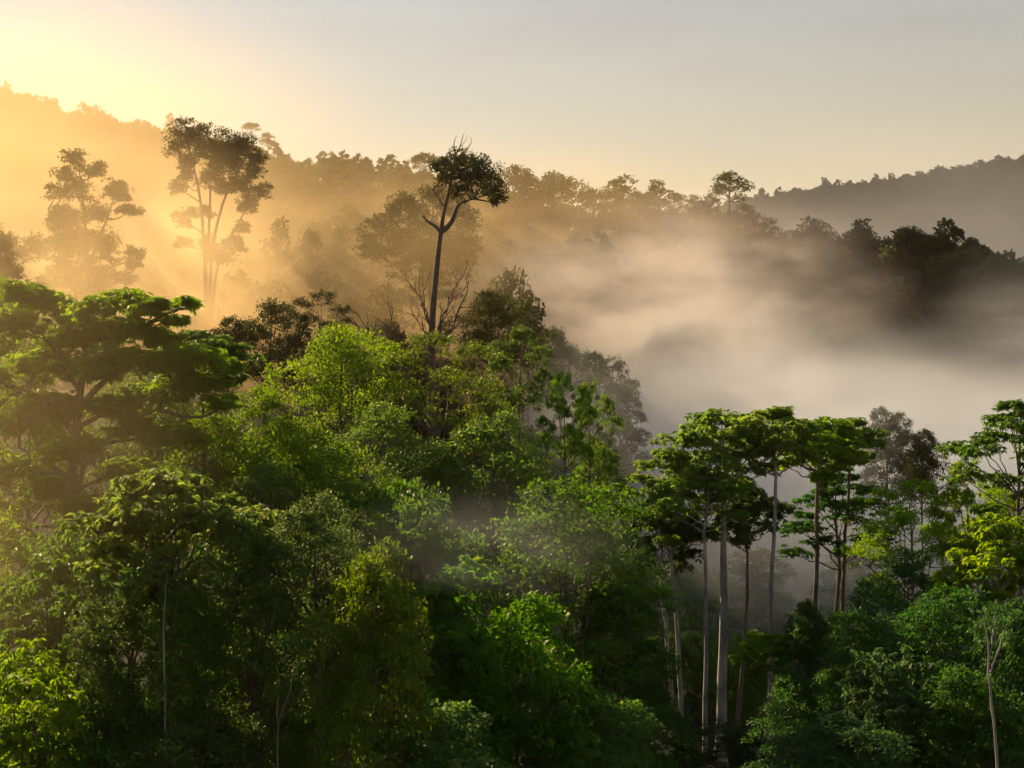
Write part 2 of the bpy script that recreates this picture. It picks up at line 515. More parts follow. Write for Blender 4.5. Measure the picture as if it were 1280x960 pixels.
# ------------------------------------------------------------------ the near forest: (px, py of the top, distance, kit, crown width, crown height, label, leaf, bark, extra)
W_TREE = [
    # left
    (-12, 352, 120, 'dome1', 11, 11, "tall leafy tree cut by the left frame edge above the huge tiered tree", 'olive', 'grey', {}),
    (214, 600, 72, 'tier1', 7.8, 7.0, "bright green tree with one broad plate of drooping leaves right of the huge tiered trunk", 'fresh', 'dark', dict(rot=1.0, trunk_r=.13)),
    (62, 705, 77, 'bush2', 8.6, 11, "mound of large drooping leaves below the huge tiered tree", 'deep', 'grey', {}),
    (8, 640, 92, 'dome3', 8, 9, "sunlit yellow green tree at the left edge below the huge tree's limbs", 'fresh', 'grey', {}),
    (330, 487, 119, 'dome2', 10, 11, "yellow green rounded tree in front of the three dark crowns", 'olive', 'grey', {}),
    (428, 412, 129, 'dome1', 11, 12, "bright green domed tree just left of the bare dead shrub", 'fresh', 'grey', {}),
    (285, 396, 166, 'airy2', 7, 9, "smallest and leftmost of the three dark brownish crowns against golden mist", 'brown', 'dark', {}),
    (332, 379, 168, 'dome3', 9.5, 11, "middle one of the three dark brownish crowns against golden mist", 'brown', 'dark', {}),
    (399, 362, 164, 'airy1', 8.6, 11, "tallest of the three dark brownish crowns, above the bright domed tree", 'brown', 'dark', {}),
    (548, 414, 124, 'airy1', 12, 12, "olive tree with a pointed top in front of the bare dead shrub", 'olive', 'grey', {}),
    (648, 409, 133, 'airy2', 6.6, 9, "dark open crown rising highest on the misty right side of the near forest", 'deep', 'grey', {}),
    (706, 466, 128, 'airy2', 5.2, 9, "small dark tree right of and below the dark open crown", 'deep', 'grey', {}),
    (737, 478, 133, 'airy2', 5.4, 9, "small dull green tree outermost on the misty valley side of the forest", 'olive', 'grey', {}),
    (622, 520, 112, 'dome2', 13, 13, "broad olive green tree under the dark open crown", 'olive', 'grey', {}),
    (705, 600, 96, 'col1', 13, 22, "big rounded dark green tree with fine dense leaves beside the misty gap", 'deep', 'grey', {}),
    (482, 508, 114, 'dome2', 12, 12, "wide green tree below the notch between the domed and the pointed trees", 'olive', 'grey', {}),
    (392, 545, 106, 'dome1', 11, 13, "leafy tree directly below the bright green domed tree", 'olive', 'grey', {}),
    (285, 520, 111, 'dome3', 10, 12, "yellowish tree at the right end of the huge tree's branches", 'olive', 'grey', {}),
    (255, 418, 112, 'tier2', 8, 5, "dark flat tiered crown reaching out right of the huge tree", 'deep', 'grey', {}),
    (540, 615, 97, 'dome3', 12, 15, "round green tree behind the thin wisp of mist", 'deep', 'grey', {}),
    (432, 650, 92, 'col2', 11, 17, "shaggy green tree left of the thin wisp of mist", 'olive', 'grey', {}),
    (340, 650, 95, 'col2', 10, 17, "narrow shaded tree behind the bright plate of drooping leaves", 'deep', 'grey', {}),
    (240, 748, 68, 'bush1', 4.6, 8, "small bushy crown under the bright plate of drooping leaves", 'deep', 'grey', {}),
    (305, 800, 77, 'bush1', 9, 12, "dark bushy tree near the bottom, right of the small bushy crown", 'deep', 'dark', {}),
    (160, 735, 70, 'col2', 6.5, 12, "deeply shaded tree behind the mound of large drooping leaves", 'deep', 'dark', {}),
    (400, 770, 80, 'bush1', 9, 12, "dark round tree low at the bottom between the shaggy tree and the leafy vine column", 'deep', 'dark', {}),
    (563, 712, 80, 'bigleaf', 6.5, 12, "column of broad shiny climber leaves catching light below the wisp of mist", 'deep', 'dark', {}),
    (640, 775, 80, 'bush1', 10, 14, "bushy shaded tree right of the column of broad climber leaves", 'deep', 'dark', {}),
    (770, 740, 97, 'col2', 8, 16, "shaded tree filling the lower edge of the misty gap", 'blue', 'dark', {}),
    (22, 850, 66, 'bush2', 7, 8, "sunlit shrub crown in the bottom left corner", 'fresh', 'grey', {}),
    (118, 880, 68, 'bush1', 6, 7, "dark shrub crown at the bottom next to the corner shrub", 'deep', 'dark', {}),
    (520, 890, 68, 'bush1', 8, 7, "very dark shrub crown at the bottom centre", 'deep', 'dark', {}),
    (235, 905, 66, 'bush1', 7, 6, "dark shrub crown at the bottom below the small bushy crown", 'deep', 'dark', {}),
    (730, 880, 80, 'bush1', 9, 8, "dark shrub crown at the bottom beneath the big rounded tree", 'deep', 'dark', {}),
    (190, 462, 122, 'dome1', 11, 14, "shaded tree seen through the huge tree's lower limbs", 'olive', 'grey', {}),
    (35, 452, 126, 'dome2', 12, 15, "hazy tree behind the huge tree's trunk at the left", 'olive', 'grey', {}),
    (290, 735, 98, 'col2', 11, 18, "dim tree in the hollow under the bright plate of drooping leaves", 'deep', 'dark', {}),
    (318, 655, 70, 'col2', 6.4, 14, "olive tree standing close in front, between the bright drooping plate and the leafy hollow", 'olive', 'dark', {}),
    (398, 622, 71, 'dome2', 6.6, 8, "small leaved green crown close in front, left of the wisp of mist", 'deep', 'dark', {}),
    (466, 702, 66, 'bush1', 5.6, 10, "leafy crown close in front, just under the wisp's left end", 'olive', 'dark', {}),
    (408, 640, 85, 'col2', 8.5, 14, "green tree in the hollow left of the wisp of mist", 'olive', 'dark', {}),
    (478, 598, 100, 'col1', 10, 17, "tall leafy tree above the wisp of mist at its left end", 'deep', 'dark', {}),
    (335, 585, 100, 'dome2', 10, 13, "olive rounded tree right of the bright plate of drooping leaves", 'olive', 'dark', {}),
    (140, 660, 103, 'col2', 11, 18, "dim tree behind the huge tiered tree's trunk", 'deep', 'dark', {}),
    # behind the near forest, in mist
    (750, 446, 186, 'col2', 8.5, 17, "grey misty tree standing just beyond the near forest's right flank", 'brown', 'dark', {}),
    (782, 478, 196, 'col2', 7, 14, "fainter grey tree outermost beyond the near forest's right flank", 'brown', 'dark', {}),
    (700, 412, 215, 'dome3', 9, 12, "faint misty crown behind the dark open crown", 'brown', 'dark', {}),
    (615, 366, 212, 'dome1', 12, 14, "faint brown crown in mist right of the lone tree's foot", 'brown', 'dark', {}),
    (745, 560, 150, 'col2', 9, 18, "hazy dark green tree in the mist beside the forest's right flank", 'deep', 'dark', {}),
    # right: tall pale trunks with tiered crowns
    (905, 520, 130, 'tier1', 9.6, 8, "tallest tiered tree with the thickest pale trunk left of the gap", 'fresh', 'pale', dict(trunk_px=901, trunk_r=.47, rot=0.3)),
    (880, 590, 127, 'tier2', 7, 5.5, "tiered tree with a slim pale trunk close left of the thickest trunk", 'fresh', 'pale', dict(trunk_px=880, trunk_r=.22)),
    (838, 570, 132, 'tier3', 8.5, 9, "leaning leftward tiered tree with a pale trunk, left of the tall group", 'fresh', 'pale', dict(trunk_px=854, trunk_r=.23)),
    (826, 628, 134, 'tier1', 7.5, 8, "lower tiered tree on the leftmost pale trunk of the tall group", 'blue', 'pale', dict(trunk_px=842, trunk_r=.21)),
    (934, 612, 134, 'tier1', 6.4, 6, "low tiered tree behind the thickest trunk, under the gap", 'blue', 'grey', dict(trunk_px=917, trunk_r=.22)),
    (970, 513, 128, 'tier2', 7.4, 6, "tiered tree on a long slim straight trunk in the middle of the gap", 'fresh', 'pale', dict(trunk_px=964, trunk_r=.22, rot=2.0)),
    (1022, 528, 136, 'tier1', 9.0, 6.5, "flat topped tiered tree with a dark trunk right of the gap", 'fresh', 'grey', dict(trunk_px=1011, trunk_r=.28, rot=4.0)),
    (1062, 526, 138, 'tier2', 6.5, 5, "tiered tree with a dark slim trunk at the right end of the tall group", 'fresh', 'grey', dict(trunk_px=1045, trunk_r=.24)),
    (1050, 600, 141, 'tier3', 9.5, 9, "shaded tiered tree under the right end of the tall group", 'blue', 'grey', dict(trunk_px=1029, trunk_r=.2)),
    # right: the leafy mass
    (1272, 512, 120, 'tier3', 9.0, 10, "dark layered tree reaching in from the right edge", 'deep', 'grey', dict(trunk_px=1290)),
    (1140, 598, 128, 'airy1', 9.6, 11, "leafy green tree in front of the two misty round crowns", 'fresh', 'grey', {}),
    (1210, 575, 132, 'airy2', 8, 10, "yellowish topped tree between the misty crowns and the layered edge tree", 'fresh', 'grey', {}),
    (1262, 612, 126, 'dome3', 6.5, 8, "small rounded tree under the layered tree at the right edge", 'fresh', 'grey', {}),
    (1244, 655, 111, 'tier1', 8.5, 9, "bright yellow green rounded tree at the right edge", 'fresh', 'pale', {}),
    (1128, 690, 116, 'dome2', 9, 12, "dark leafy tree below the tree in front of the misty crowns", 'blue', 'grey', {}),
    (1015, 762, 119, 'bush1', 5.5, 9, "round bush at the foot of the dark trunks", 'blue', 'grey', {}),
    (1178, 745, 104, 'col2', 11, 16, "broad shaded tree in the middle of the right hand leafy mass", 'blue', 'dark', {}),
    (1080, 772, 107, 'col2', 9, 14, "shaded green tree right of the slim straight trunk's foot", 'blue', 'dark', {}),
    (968, 797, 121, 'tier2', 5, 4, "little flat sapling with pale leaves beside the slim straight trunk", 'fresh', 'grey', {}),
    (1000, 858, 104, 'bush1', 7.5, 8, "dark bush at the bottom right of the pale trunks", 'blue', 'dark', {}),
    (1120, 845, 92, 'bush2', 8, 9, "drooping leafed shrub low in the right hand leafy mass", 'blue', 'dark', {}),
    (1215, 850, 90, 'bush1', 9, 9, "bright patch of shrub low at the right beside the white sapling stem", 'blue', 'dark', {}),
    (1272, 770, 97, 'bush1', 7, 13, "tall bush at the right edge behind the white sapling stem", 'blue', 'dark', {}),
    (1050, 910, 84, 'bush1', 9, 6, "almost black shrub at the bottom right", 'blue', 'dark', {}),
    (920, 915, 112, 'bush2', 6, 4, "low leafy shrub at the foot of the thickest pale trunk", 'blue', 'dark', {}),
    (797, 690, 120, 'col2', 6.0, 16, "leafy tree left of the leftmost pale trunk", 'blue', 'grey', {}),
    (852, 932, 118, 'bush2', 5, 4, "low shrub at the feet of the two leftmost pale trunks", 'blue', 'dark', {}),
    # behind the pale trunks
    (870, 715, 158, 'col2', 9, 16, "dim hazy tree seen between the leftmost pale trunks", 'deep', 'dark', {}),
    (945, 690, 170, 'col2', 10, 18, "dim hazy tree seen in the gap beyond the slim straight trunk", 'deep', 'dark', {}),
    (1060, 690, 168, 'col1', 11, 18, "dim hazy tree behind the dark trunks", 'deep', 'dark', {}),
    (850, 800, 142, 'bush1', 8, 10, "black shaded bush behind the feet of the leftmost pale trunks", 'deep', 'dark', {}),
    (935, 800, 145, 'bush1', 9, 11, "black shaded bush behind the thickest trunk and the slim trunk", 'deep', 'dark', {}),
    (1111, 520, 206, 'bush1', 8.8, 13, "taller of the two grey misty round crowns beyond the right trees", 'brown', 'dark', {}),
    (1152, 546, 200, 'bush1', 8.0, 11, "lower of the two grey misty round crowns beyond the right trees", 'brown', 'dark', {}),
]
for (px, py, Yd, kit, w, ch, label, leaf, bark, ex) in W_TREE:
    plant_tree(px, py, Yd, kit, w, ch, label, leaf, bark, name="tall_tiered_tree" if bark == 'pale' and 'tier' in kit else "broadleaf_tree", **ex)


# ------------------------------------------------------------------ trees drawn limb by limb
def drawn_tree(Yd, base_px, stems, lobes, label, leaf='brown', bark='dark', name="broadleaf_tree", per=22, clumps=26, size=.4, seed=1, clump_r=.34, depth=1.0,
               flat=.75, spread=3.5, rosette=False, foot=True):
    """stems: list of ([(px, py), ...], radius start, radius end); lobes: (px, py, radius x px, radius y px)."""
    r = np.random.default_rng(seed)
    sc = Yd / FPX
    bx = (base_px - 640) * sc
    gz = float(height(bx, Yd))
    root = bpy.data.objects.new(name, None); root.location = (bx, Yd, gz); C.objects.link(root)
    tag(root, label, "tree")

    def P(p, dy=0.0):
        return np.array([(p[0] - base_px) * sc, dy, CAM_Z - (p[1] - 480) * sc - gz])
    tb = Tubes()
    ends = []
    for (path, r0, r1) in stems:
        pts = np.array([P(p) for p in path])
        if foot and path[0][1] > 355 and r0 >= .3 and path[0][1] < 800:
            pts = np.concatenate([np.array([[pts[0][0] * .6, 0, -0.4]]), pts])
        n = 14
        t = np.linspace(0, 1, len(pts)); tt = np.linspace(0, 1, n)
        q = np.stack([np.interp(tt, t, pts[:, i]) for i in range(3)], -1)
        for _ in range(2):
            q[1:-1] = (q[:-2] + 2 * q[1:-1] + q[2:]) / 4
        q[2:, 1] += np.cumsum(r.normal(0, 0.12, n - 2)) * depth
        tb.add(q, np.linspace(r0, r1, n), 8)
        ends.append(q)
    allpts = np.concatenate(ends)
    V, T = [], []
    for (lx, ly, rx, ry) in lobes:
        c = P((lx, ly), r.normal(0, spread) * depth)
        RX, RZ = rx * sc * 1.15, ry * sc * 1.4
        dd = np.linalg.norm(allpts - c, axis=1) + 2.0 * np.maximum(0, allpts[:, 2] - c[2] + 0.5)
        s = allpts[np.argmin(dd)]
        tb.add(curve(s, c, r.normal(0, .12, 3) * np.linalg.norm(c - s), 6), np.linspace(.16, .05, 6), 5)
        nc = int(clumps * max(.5, rx * ry / 190.0) ** .8)
        d = unit(r.normal(size=(nc, 3))); d[:, 2] = np.where(d[:, 2] < -.6, -d[:, 2], d[:, 2])
        cc = c + d * (0.35 + .7 * r.random((nc, 1))) * np.array([RX, max(RX, 1.0), RZ])
        for j in range(min(7, nc)):
            tb.add(curve(c, cc[j], r.normal(0, .1, 3), 4), np.linspace(.05, .015, 4), 4)
        v, tt = rosettes(cc, clump_r * RX * (.6 + .8 * r.random(nc)), per, size, r, flat) if rosette else small_leaves(cc, min(1.1, clump_r * min(RX, RZ * 1.4)) * (.6 + .8 * r.random(nc)), per, size, r, flat)
        V.append(v); T.append(tt)
    tv, tf = tb.arrays()
    link("trunk", mesh_from("trunk", tv, tf, BARK[bark], smooth=True), root)
    if V:
        lv = np.concatenate(V)
        link("crown", mesh_from("crown_drawn", lv, np.arange(len(lv)).reshape(-1, 4), LEAF[leaf], np.concatenate(T)), root)
    return root


# the huge spreading tree at the left
drawn_tree(105, 80, [
    ([(80, 900), (82, 760), (85, 660), (88, 600), (95, 540), (100, 480), (106, 430), (110, 395)], .62, .12),
    ([(88, 605), (120, 560), (165, 525), (215, 505)], .3, .07), ([(95, 545), (70, 510), (40, 490), (5, 478)], .28, .06), ([(98, 510), (140, 465), (190, 445), (240, 448)], .26, .06),
    ([(102, 470), (150, 425), (195, 398), (236, 382)], .22, .05), ([(88, 600), (55, 575), (20, 560)], .24, .06), ([(100, 490), (70, 440), (40, 400)], .2, .05), ([(96, 535), (160, 500), (250, 478)], .22, .05),
], [(8, 368, 30, 13), (45, 376, 26, 12), (84, 396, 28, 12), (122, 390, 26, 11), (160, 380, 32, 12), (196, 386, 22, 8), (226, 381, 18, 5), (244, 379, 9, 4), (214, 400, 16, 6),
    (30, 412, 36, 14), (75, 424, 38, 14), (122, 420, 36, 14), (170, 415, 32, 12), (204, 426, 20, 9), (252, 450, 36, 10), (212, 460, 38, 12), (286, 458, 16, 8), (160, 456, 38, 14), (110, 466, 34, 12),
    (50, 456, 40, 14), (8, 470, 30, 14), (258, 480, 32, 10), (202, 496, 38, 12), (142, 510, 34, 12), (60, 512, 38, 14), (14, 530, 30, 14), (268, 506, 24, 9), (182, 540, 38, 12), (232, 548, 34, 10),
    (112, 560, 32, 12), (34, 582, 36, 12), (152, 588, 32, 10), (58, 616, 34, 10), (10, 640, 30, 12), (120, 630, 30, 10)],
    "huge spreading tree with tiers of drooping leaves at the left edge, bare limbs showing inside", 'fresh', 'grey', "spreading_tree",
    per=6, clumps=32, size=.46, seed=31, clump_r=.30, spread=2.4, rosette=True)
# the lone emergent with a lopsided crown and bare top twigs
drawn_tree(220, 540, [
    ([(537, 440), (541, 390), (545, 340), (549, 305), (552, 284), (555, 262), (562, 235), (570, 205)], .6, .18),
    ([(552, 292), (545, 283), (534, 277), (529, 270)], .3, .12),
    ([(551, 290), (562, 282), (568, 270), (570, 258), (578, 252), (592, 248)], .5, .14),
    ([(570, 205), (569, 192), (567, 180), (571, 170)], .16, .03), ([(568, 196), (575, 184), (578, 172), (581, 165)], .12, .02),
    ([(570, 200), (584, 188), (590, 178), (588, 172)], .1, .02), ([(575, 184), (582, 176), (585, 166)], .06, .015), ([(556, 262), (548, 246), (540, 236)], .14, .05),
], [(574, 206, 18, 14), (592, 212, 22, 15), (606, 226, 22, 18), (590, 232, 24, 18), (619, 240, 15, 14), (570, 226, 17, 16), (579, 246, 16, 10), (545, 212, 10, 8),
    (556, 204, 9, 8), (622, 252, 9, 7), (552, 226, 8, 8)],
    "lone tall tree with a long bare trunk and lopsided dark crown below dead twigs", 'brown', 'dark', "emergent_tree", seed=3, clumps=30, per=26, size=.42, spread=1.6)


def dead_branches(Yd, base, tips, label, seed, r0=.2):
    r = np.random.default_rng(seed)
    sc = Yd / FPX
    bx = (base[0] - 640) * sc; gz = float(height(bx, Yd))
    o = bpy.data.objects.new("dead_tree", None); o.location = (bx, Yd, gz); C.objects.link(o); tag(o, label, "dead tree")

    def P(p, dy=0.0): return np.array([(p[0] - base[0]) * sc, dy, CAM_Z - (p[1] - 480) * sc - gz])
    tb = Tubes()
    b = P(base)
    tb.add(curve((0, 0, -.3), b, r.normal(0, .2, 3), 6), np.linspace(r0 * 1.5, r0, 6), 6)
    for tp in tips:
        e = P(tp, r.normal(0, 1.2)); ln = np.linalg.norm(e - b)
        q = curve(b, e, r.normal(0, .13, 3) * ln, 10); q[1:-1] += r.normal(0, .018, (8, 3)) * ln
        tb.add(q, np.linspace(r0 * .8, .045, 10), 5)
        for j in range(8):
            i = int(r.integers(3, 10)); d = unit((e - b)[None])[0] + r.normal(0, .55, 3); d[2] = abs(d[2]) * .8 + .1
            l2 = ln * (.12 + .2 * r.random()); e2 = q[i] + d * l2
            tb.add(curve(q[i], e2, r.normal(0, .12, 3) * l2, 6), np.linspace(.075, .022, 6), 4)
            for _ in range(2):
                e3 = e2 + (d + r.normal(0, .6, 3)) * l2 * .4
                tb.add(curve(curve(q[i], e2, (0, 0, 0), 5)[3], e3, r.normal(0, .05, 3), 4), np.linspace(.035, .014, 4), 3)
    v, f = tb.arrays()
    link("trunk", mesh_from("trunk", v, f, BARK['dark'], smooth=True), o)


dead_branches(198, (542, 432), [(588, 342), (574, 352), (560, 372), (520, 352), (526, 372), (512, 384), (574, 402), (550, 395)],
              "leafless dead shrub with forking branches at the lone tree's foot", 5, .24)
dead_branches(150, (505, 470), [(462, 415), (440, 408), (486, 425), (490, 400)], "bare leaning dead branch left of the lone tree's foot", 6, .13)

def sapling(Yd, paths, label, bark, r0, name="sapling"):
    sc = Yd / FPX
    b = paths[0][0]
    bx = (b[0] - 640) * sc; gz = float(height(bx, Yd))
    o = bpy.data.objects.new(name, None); o.location = (bx, Yd, gz); C.objects.link(o); tag(o, label, "sapling")
    tb = Tubes(); r = np.random.default_rng(int(b[0]))
    for n_, path in enumerate(paths):
        q = np.array([((p[0] - b[0]) * sc, 0, CAM_Z - (p[1] - 480) * sc - gz) for p in path])
        if n_ == 0: q = np.concatenate([[[0.1, 0, -.3]], q])
        t = np.linspace(0, 1, len(q)); tt = np.linspace(0, 1, 12)
        q = np.stack([np.interp(tt, t, q[:, i]) for i in range(3)], -1); q[1:-1] = (q[:-2] + 2 * q[1:-1] + q[2:]) / 4
        q[1:-1, 1] += r.normal(0, .12, 10)
        tb.add(q, np.linspace(r0 * (1 if n_ == 0 else .6), r0 * .25, 12), 6)
    v, f = tb.arrays()
    link("trunk", mesh_from("trunk", v, f, BARK[bark], smooth=True), o)
    tips = np.array([((p[-1][0] - b[0]) * sc, 0, CAM_Z - (p[-1][1] - 480) * sc - gz) for p in paths])
    cc = np.repeat(tips, 7, 0) + r.normal(0, .8, (len(tips) * 7, 3))
    lv, lt = small_leaves(cc, np.full(len(cc), .5), 16, .3, r)
    link("crown", mesh_from("crown_sapling", lv, np.arange(len(lv)).reshape(-1, 4), LEAF['blue'], lt), o)


sapling(82, [[(1247, 925), (1240, 890), (1236, 850), (1237, 815), (1232, 780), (1228, 755)], [(1237, 815), (1242, 790), (1244, 770)], [(1238, 840), (1252, 800), (1258, 780)]],
        "slim white stemmed sapling forking low at the right", 'pale', .10)
sapling(66, [[(205, 850), (204, 790), (206, 740), (209, 715)]], "thin straight pale stem under the bright plate of drooping leaves", 'pale', .05)
sapling(64, [[(348, 958), (346, 900), (349, 850), (345, 830)], [(347, 905), (364, 860), (366, 838)]], "two thin grey stems at the dark bottom left of centre", 'grey', .06)

# tall many-stemmed tree in golden mist
drawn_tree(262, 262, [
    ([(258, 360), (257, 325), (255, 285), (252, 240), (240, 200), (234, 172)], .5, .1), ([(262, 360), (263, 320), (270, 280), (280, 245), (295, 215), (308, 195)], .45, .1),
    ([(266, 360), (272, 330), (288, 300), (303, 270), (318, 245)], .34, .08), ([(258, 330), (262, 280), (264, 230), (266, 190)], .36, .08),
], [(233, 172, 17, 14), (226, 190, 15, 12), (260, 180, 18, 14), (283, 182, 15, 14), (309, 190, 17, 15), (318, 205, 13, 13), (280, 205, 18, 15), (296, 216, 17, 14), (325, 240, 11, 11),
    (268, 215, 15, 12), (306, 250, 12, 9), (322, 225, 10, 10), (237, 208, 10, 9), (220, 208, 9, 12), (290, 232, 14, 8), (312, 264, 12, 8), (300, 285, 9, 8), (288, 300, 8, 7),
    (230, 280, 12, 9), (246, 300, 11, 9), (236, 310, 11, 7), (280, 325, 14, 9), (256, 268, 8, 8), (270, 300, 9, 6), (245, 190, 16, 14), (272, 192, 16, 14), (250, 222, 13, 11), (296, 192, 16, 13), (270, 235, 13, 10), (300, 235, 14, 11), (222, 222, 10, 10), (228, 240, 9, 8), (262, 318, 14, 9), (300, 310, 9, 7), (225, 262, 9, 8)],
    "tall many stemmed tree with an open feathery crown in golden mist", 'brown', 'dark', "many_stemmed_tree", seed=8, clumps=36, per=30, size=.46, clump_r=.42)
# pale tree in the sun's glare
drawn_tree(228, 112, [
    ([(110, 400), (112, 350), (108, 300), (104, 250), (100, 215)], .6, .1), ([(112, 330), (130, 280), (140, 250)], .3, .08), ([(110, 320), (80, 280), (62, 262)], .28, .08),
    ([(114, 345), (150, 330), (178, 322)], .2, .06),
], [(100, 208, 16, 11), (122, 218, 16, 10), (82, 222, 15, 9), (140, 236, 15, 10), (62, 240, 14, 9), (155, 250, 10, 10), (100, 245, 20, 12), (50, 268, 17, 10), (78, 268, 16, 10), (165, 268, 18, 7),
    (118, 270, 16, 12), (92, 292, 24, 18), (118, 308, 22, 18), (70, 305, 20, 16), (138, 320, 14, 16), (48, 320, 22, 16), (98, 330, 30, 20), (176, 322, 11, 8), (165, 332, 10, 8), (155, 350, 12, 10),
    (70, 350, 26, 18), (125, 352, 18, 14), (100, 370, 28, 16)],
    "pale layered tree in the sun's golden glare above the huge tiered tree", 'brown', 'dark', "layered_tree", seed=9, clumps=34, per=30, size=.48)
drawn_tree(205, 2, [([(0, 420), (0, 360), (-4, 310)], .5, .1)],
           [(-8, 290, 16, 14), (8, 312, 14, 14), (-10, 320, 22, 18), (14, 340, 16, 14), (-5, 355, 26, 18), (10, 372, 22, 16)],
           "dim tree cut by the left edge in the sun's golden beams", 'brown', 'dark', "layered_tree", seed=10, clumps=30, per=30, size=.48)
# great crown behind the lone tree
drawn_tree(268, 535, [([(540, 430), (538, 380), (536, 330), (538, 290), (542, 260)], .6, .12), ([(537, 340), (505, 300), (488, 280)], .3, .08), ([(538, 330), (572, 300), (586, 285)], .26, .08)],
           [(505, 258, 20, 12), (540, 250, 20, 14), (488, 272, 16, 12), (520, 275, 22, 16), (562, 262, 20, 16), (582, 280, 16, 16), (478, 296, 24, 16), (462, 306, 16, 12), (508, 305, 28, 20),
            (545, 305, 30, 22), (580, 310, 18, 18), (470, 318, 20, 10), (520, 335, 30, 20), (565, 340, 28, 20), (535, 365, 34, 20)],
           "great dim crown in brown mist directly behind the lone tree", 'brown', 'dark', "broadleaf_tree", seed=12, clumps=34, per=30, size=.5)

# ------------------------------------------------------------------ hill trees, one mesh each (too far to show their parts)
HK = [
    make_kit(41, dome_lobes(21, 11, 9, 8, .3), 11, 9, clumps=16, per=9, size=.95, limb_r=.3, twigs=0, clump_r=.36, sides=5),
    make_kit(42, dome_lobes(22, 9, 11, 9, .28, .05, .9), 9, 11, clumps=16, per=9, size=.9, limb_r=.28, twigs=0, clump_r=.36, sides=5),
    make_kit(43, column_lobes(23, 7, 13, 9, .3), 7, 13, clumps=15, per=9, size=.9, limb_r=.25, twigs=0, clump_r=.36, sides=5),
    make_kit(44, tier_lobes(24, 13, 7, [(.9, .35, 4), (.75, .8, 6), (.5, .9, 4)], .2, .1), 13, 7, clumps=16, per=9, size=.8, limb_r=.3, twigs=2, clump_r=.4, sides=5),
    make_kit(45, dome_lobes(25, 12, 8, 11, .2, .2, .7), 12, 8, clumps=15, per=9, size=.75, limb_r=.3, twigs=3, clump_r=.4, sides=5),
]


def hill_arrays(ki, s, sz, a, trunk_h):
    k = HK[ki]
    ca, sa = math.cos(a), math.sin(a)
    M = np.array([[ca * s, -sa * s, 0], [sa * s, ca * s, 0], [0, 0, sz]])
    off = np.array([0, 0, trunk_h])
    tb = Tubes(); tb.add(np.array([(0, 0, -.5), (.1, 0, trunk_h * .5), (0, 0, trunk_h)]), np.array([1.3, 1.1, 1.0]) * k.limb_r * s, 6)
    tv, tf = tb.arrays()
    wv = np.concatenate([tv, k.wv @ M.T + off]); wf = np.concatenate([tf, k.wf + len(tv)])
    lv = k.lv @ M.T + off
    v = np.concatenate([lv, wv])
    f = np.concatenate([np.arange(len(lv)).reshape(-1, 4), wf + len(lv)])
    t = np.concatenate([k.lt, np.full(len(wv), .5)])
    mi = np.concatenate([np.zeros(len(lv) // 4, int), np.ones(len(wf), int)])
    return v, f, t, mi


HM = {}


def hill_tree(px, py, Yd, ki, w, ch, label, group=None, leaf='brown', base_y=None):
    """One tree of the far slopes; its top shows at (px, py). Trees of one kit share their mesh."""
    k = HK[ki]
    p = at(px, py, Yd)
    gz = float(height(p.x, Yd))
    H = max(p.z - gz, 3.0)
    key = (ki, leaf, round(ch / w, 1), min(8, int(max(0, H - ch) / 2.5)))
    if key not in HM:
        hh = ch / w * k.W
        v, f, t, mi = hill_arrays(ki, 1.0, hh / k.H, random.random() * 6, max(1.0, key[3] * 2.5 * k.W / w))
        HM[key] = (mesh_from("hill_tree", v, f, [LEAF[leaf], BARK['dark']], t, mat_idx=mi), v[:, 2].max())
    me, top = HM[key]
    s = w / k.W
    o = link("forest_tree", me, None, (p.x, Yd, p.z - top * s))
    o.scale = (s, s, s); o.rotation_euler = (0, 0, random.random() * 6.28)
    dz = o.location.z - gz
    if dz > 0:                       # too short: stretch it down to the slope
        o.scale = (s, s, (p.z - gz) / top); o.location.z = gz
    tag(o, label, "tree", group)
    return o


MID = [   # px, py of the top, distance, kit, width m, crown height m, label
    (356, 196, 452, 3, 13, 8, "flat topped tree on the skyline right of the many stemmed tree"),
    (418, 197, 450, 1, 11, 11, "square crowned skyline tree left of the small umbrella tree"),
    (530, 189, 455, 3, 9, 5, "small umbrella crowned skyline tree just left of the lone tree's twigs"),
    (640, 204, 452, 0, 14, 12, "broad rounded skyline tree just right of the lone tree's crown"),
    (690, 211, 450, 0, 14, 11, "second rounded skyline tree right of the lone tree's crown"),
    (777, 217, 446, 2, 11, 13, "pointed skyline tree left of the misty saddle"),
    (822, 223, 446, 2, 9, 13, "narrow pointed skyline tree nearest left of the open skyline crown"),
    (912, 212, 440, 4, 14.5, 9, "open airy crown standing tallest on the skyline between the two hills"),
    (962, 271, 436, 2, 7, 11, "pointed dark tree right of the open airy skyline crown"),
    (1022, 272, 428, 4, 10, 9, "ragged open tree midway down to the dark round hill"),
    (1080, 283, 424, 0, 10.5, 9, "flat round tree at the dark hill's left shoulder"),
    (1137, 281, 420, 0, 12.5, 12, "highest rounded crown of the dark hill"),
]
for (px, py, Yd, ki, w, ch, label) in MID:
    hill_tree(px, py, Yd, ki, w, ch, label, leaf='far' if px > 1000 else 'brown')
SKY = "misty brown tree filling the skyline row of the middle ridge"
for (px, py, Yd, ki, w, ch) in [(335, 222, 455, 0, 10, 9), (383, 212, 455, 0, 10, 9), (440, 224, 452, 1, 9, 10), (465, 233, 450, 0, 10, 9), (486, 224, 452, 1, 9, 10), (503, 212, 456, 2, 8, 12),
                               (612, 214, 455, 1, 9, 11), (662, 216, 452, 0, 10, 9), (716, 219, 448, 0, 11, 10), (742, 234, 448, 0, 10, 9), (758, 232, 446, 1, 8, 10), (798, 238, 446, 1, 8, 10),
                               (843, 238, 444, 1, 8, 10)]:
    hill_tree(px, py, Yd, ki, w, ch, SKY, "skyline trees of the middle ridge")
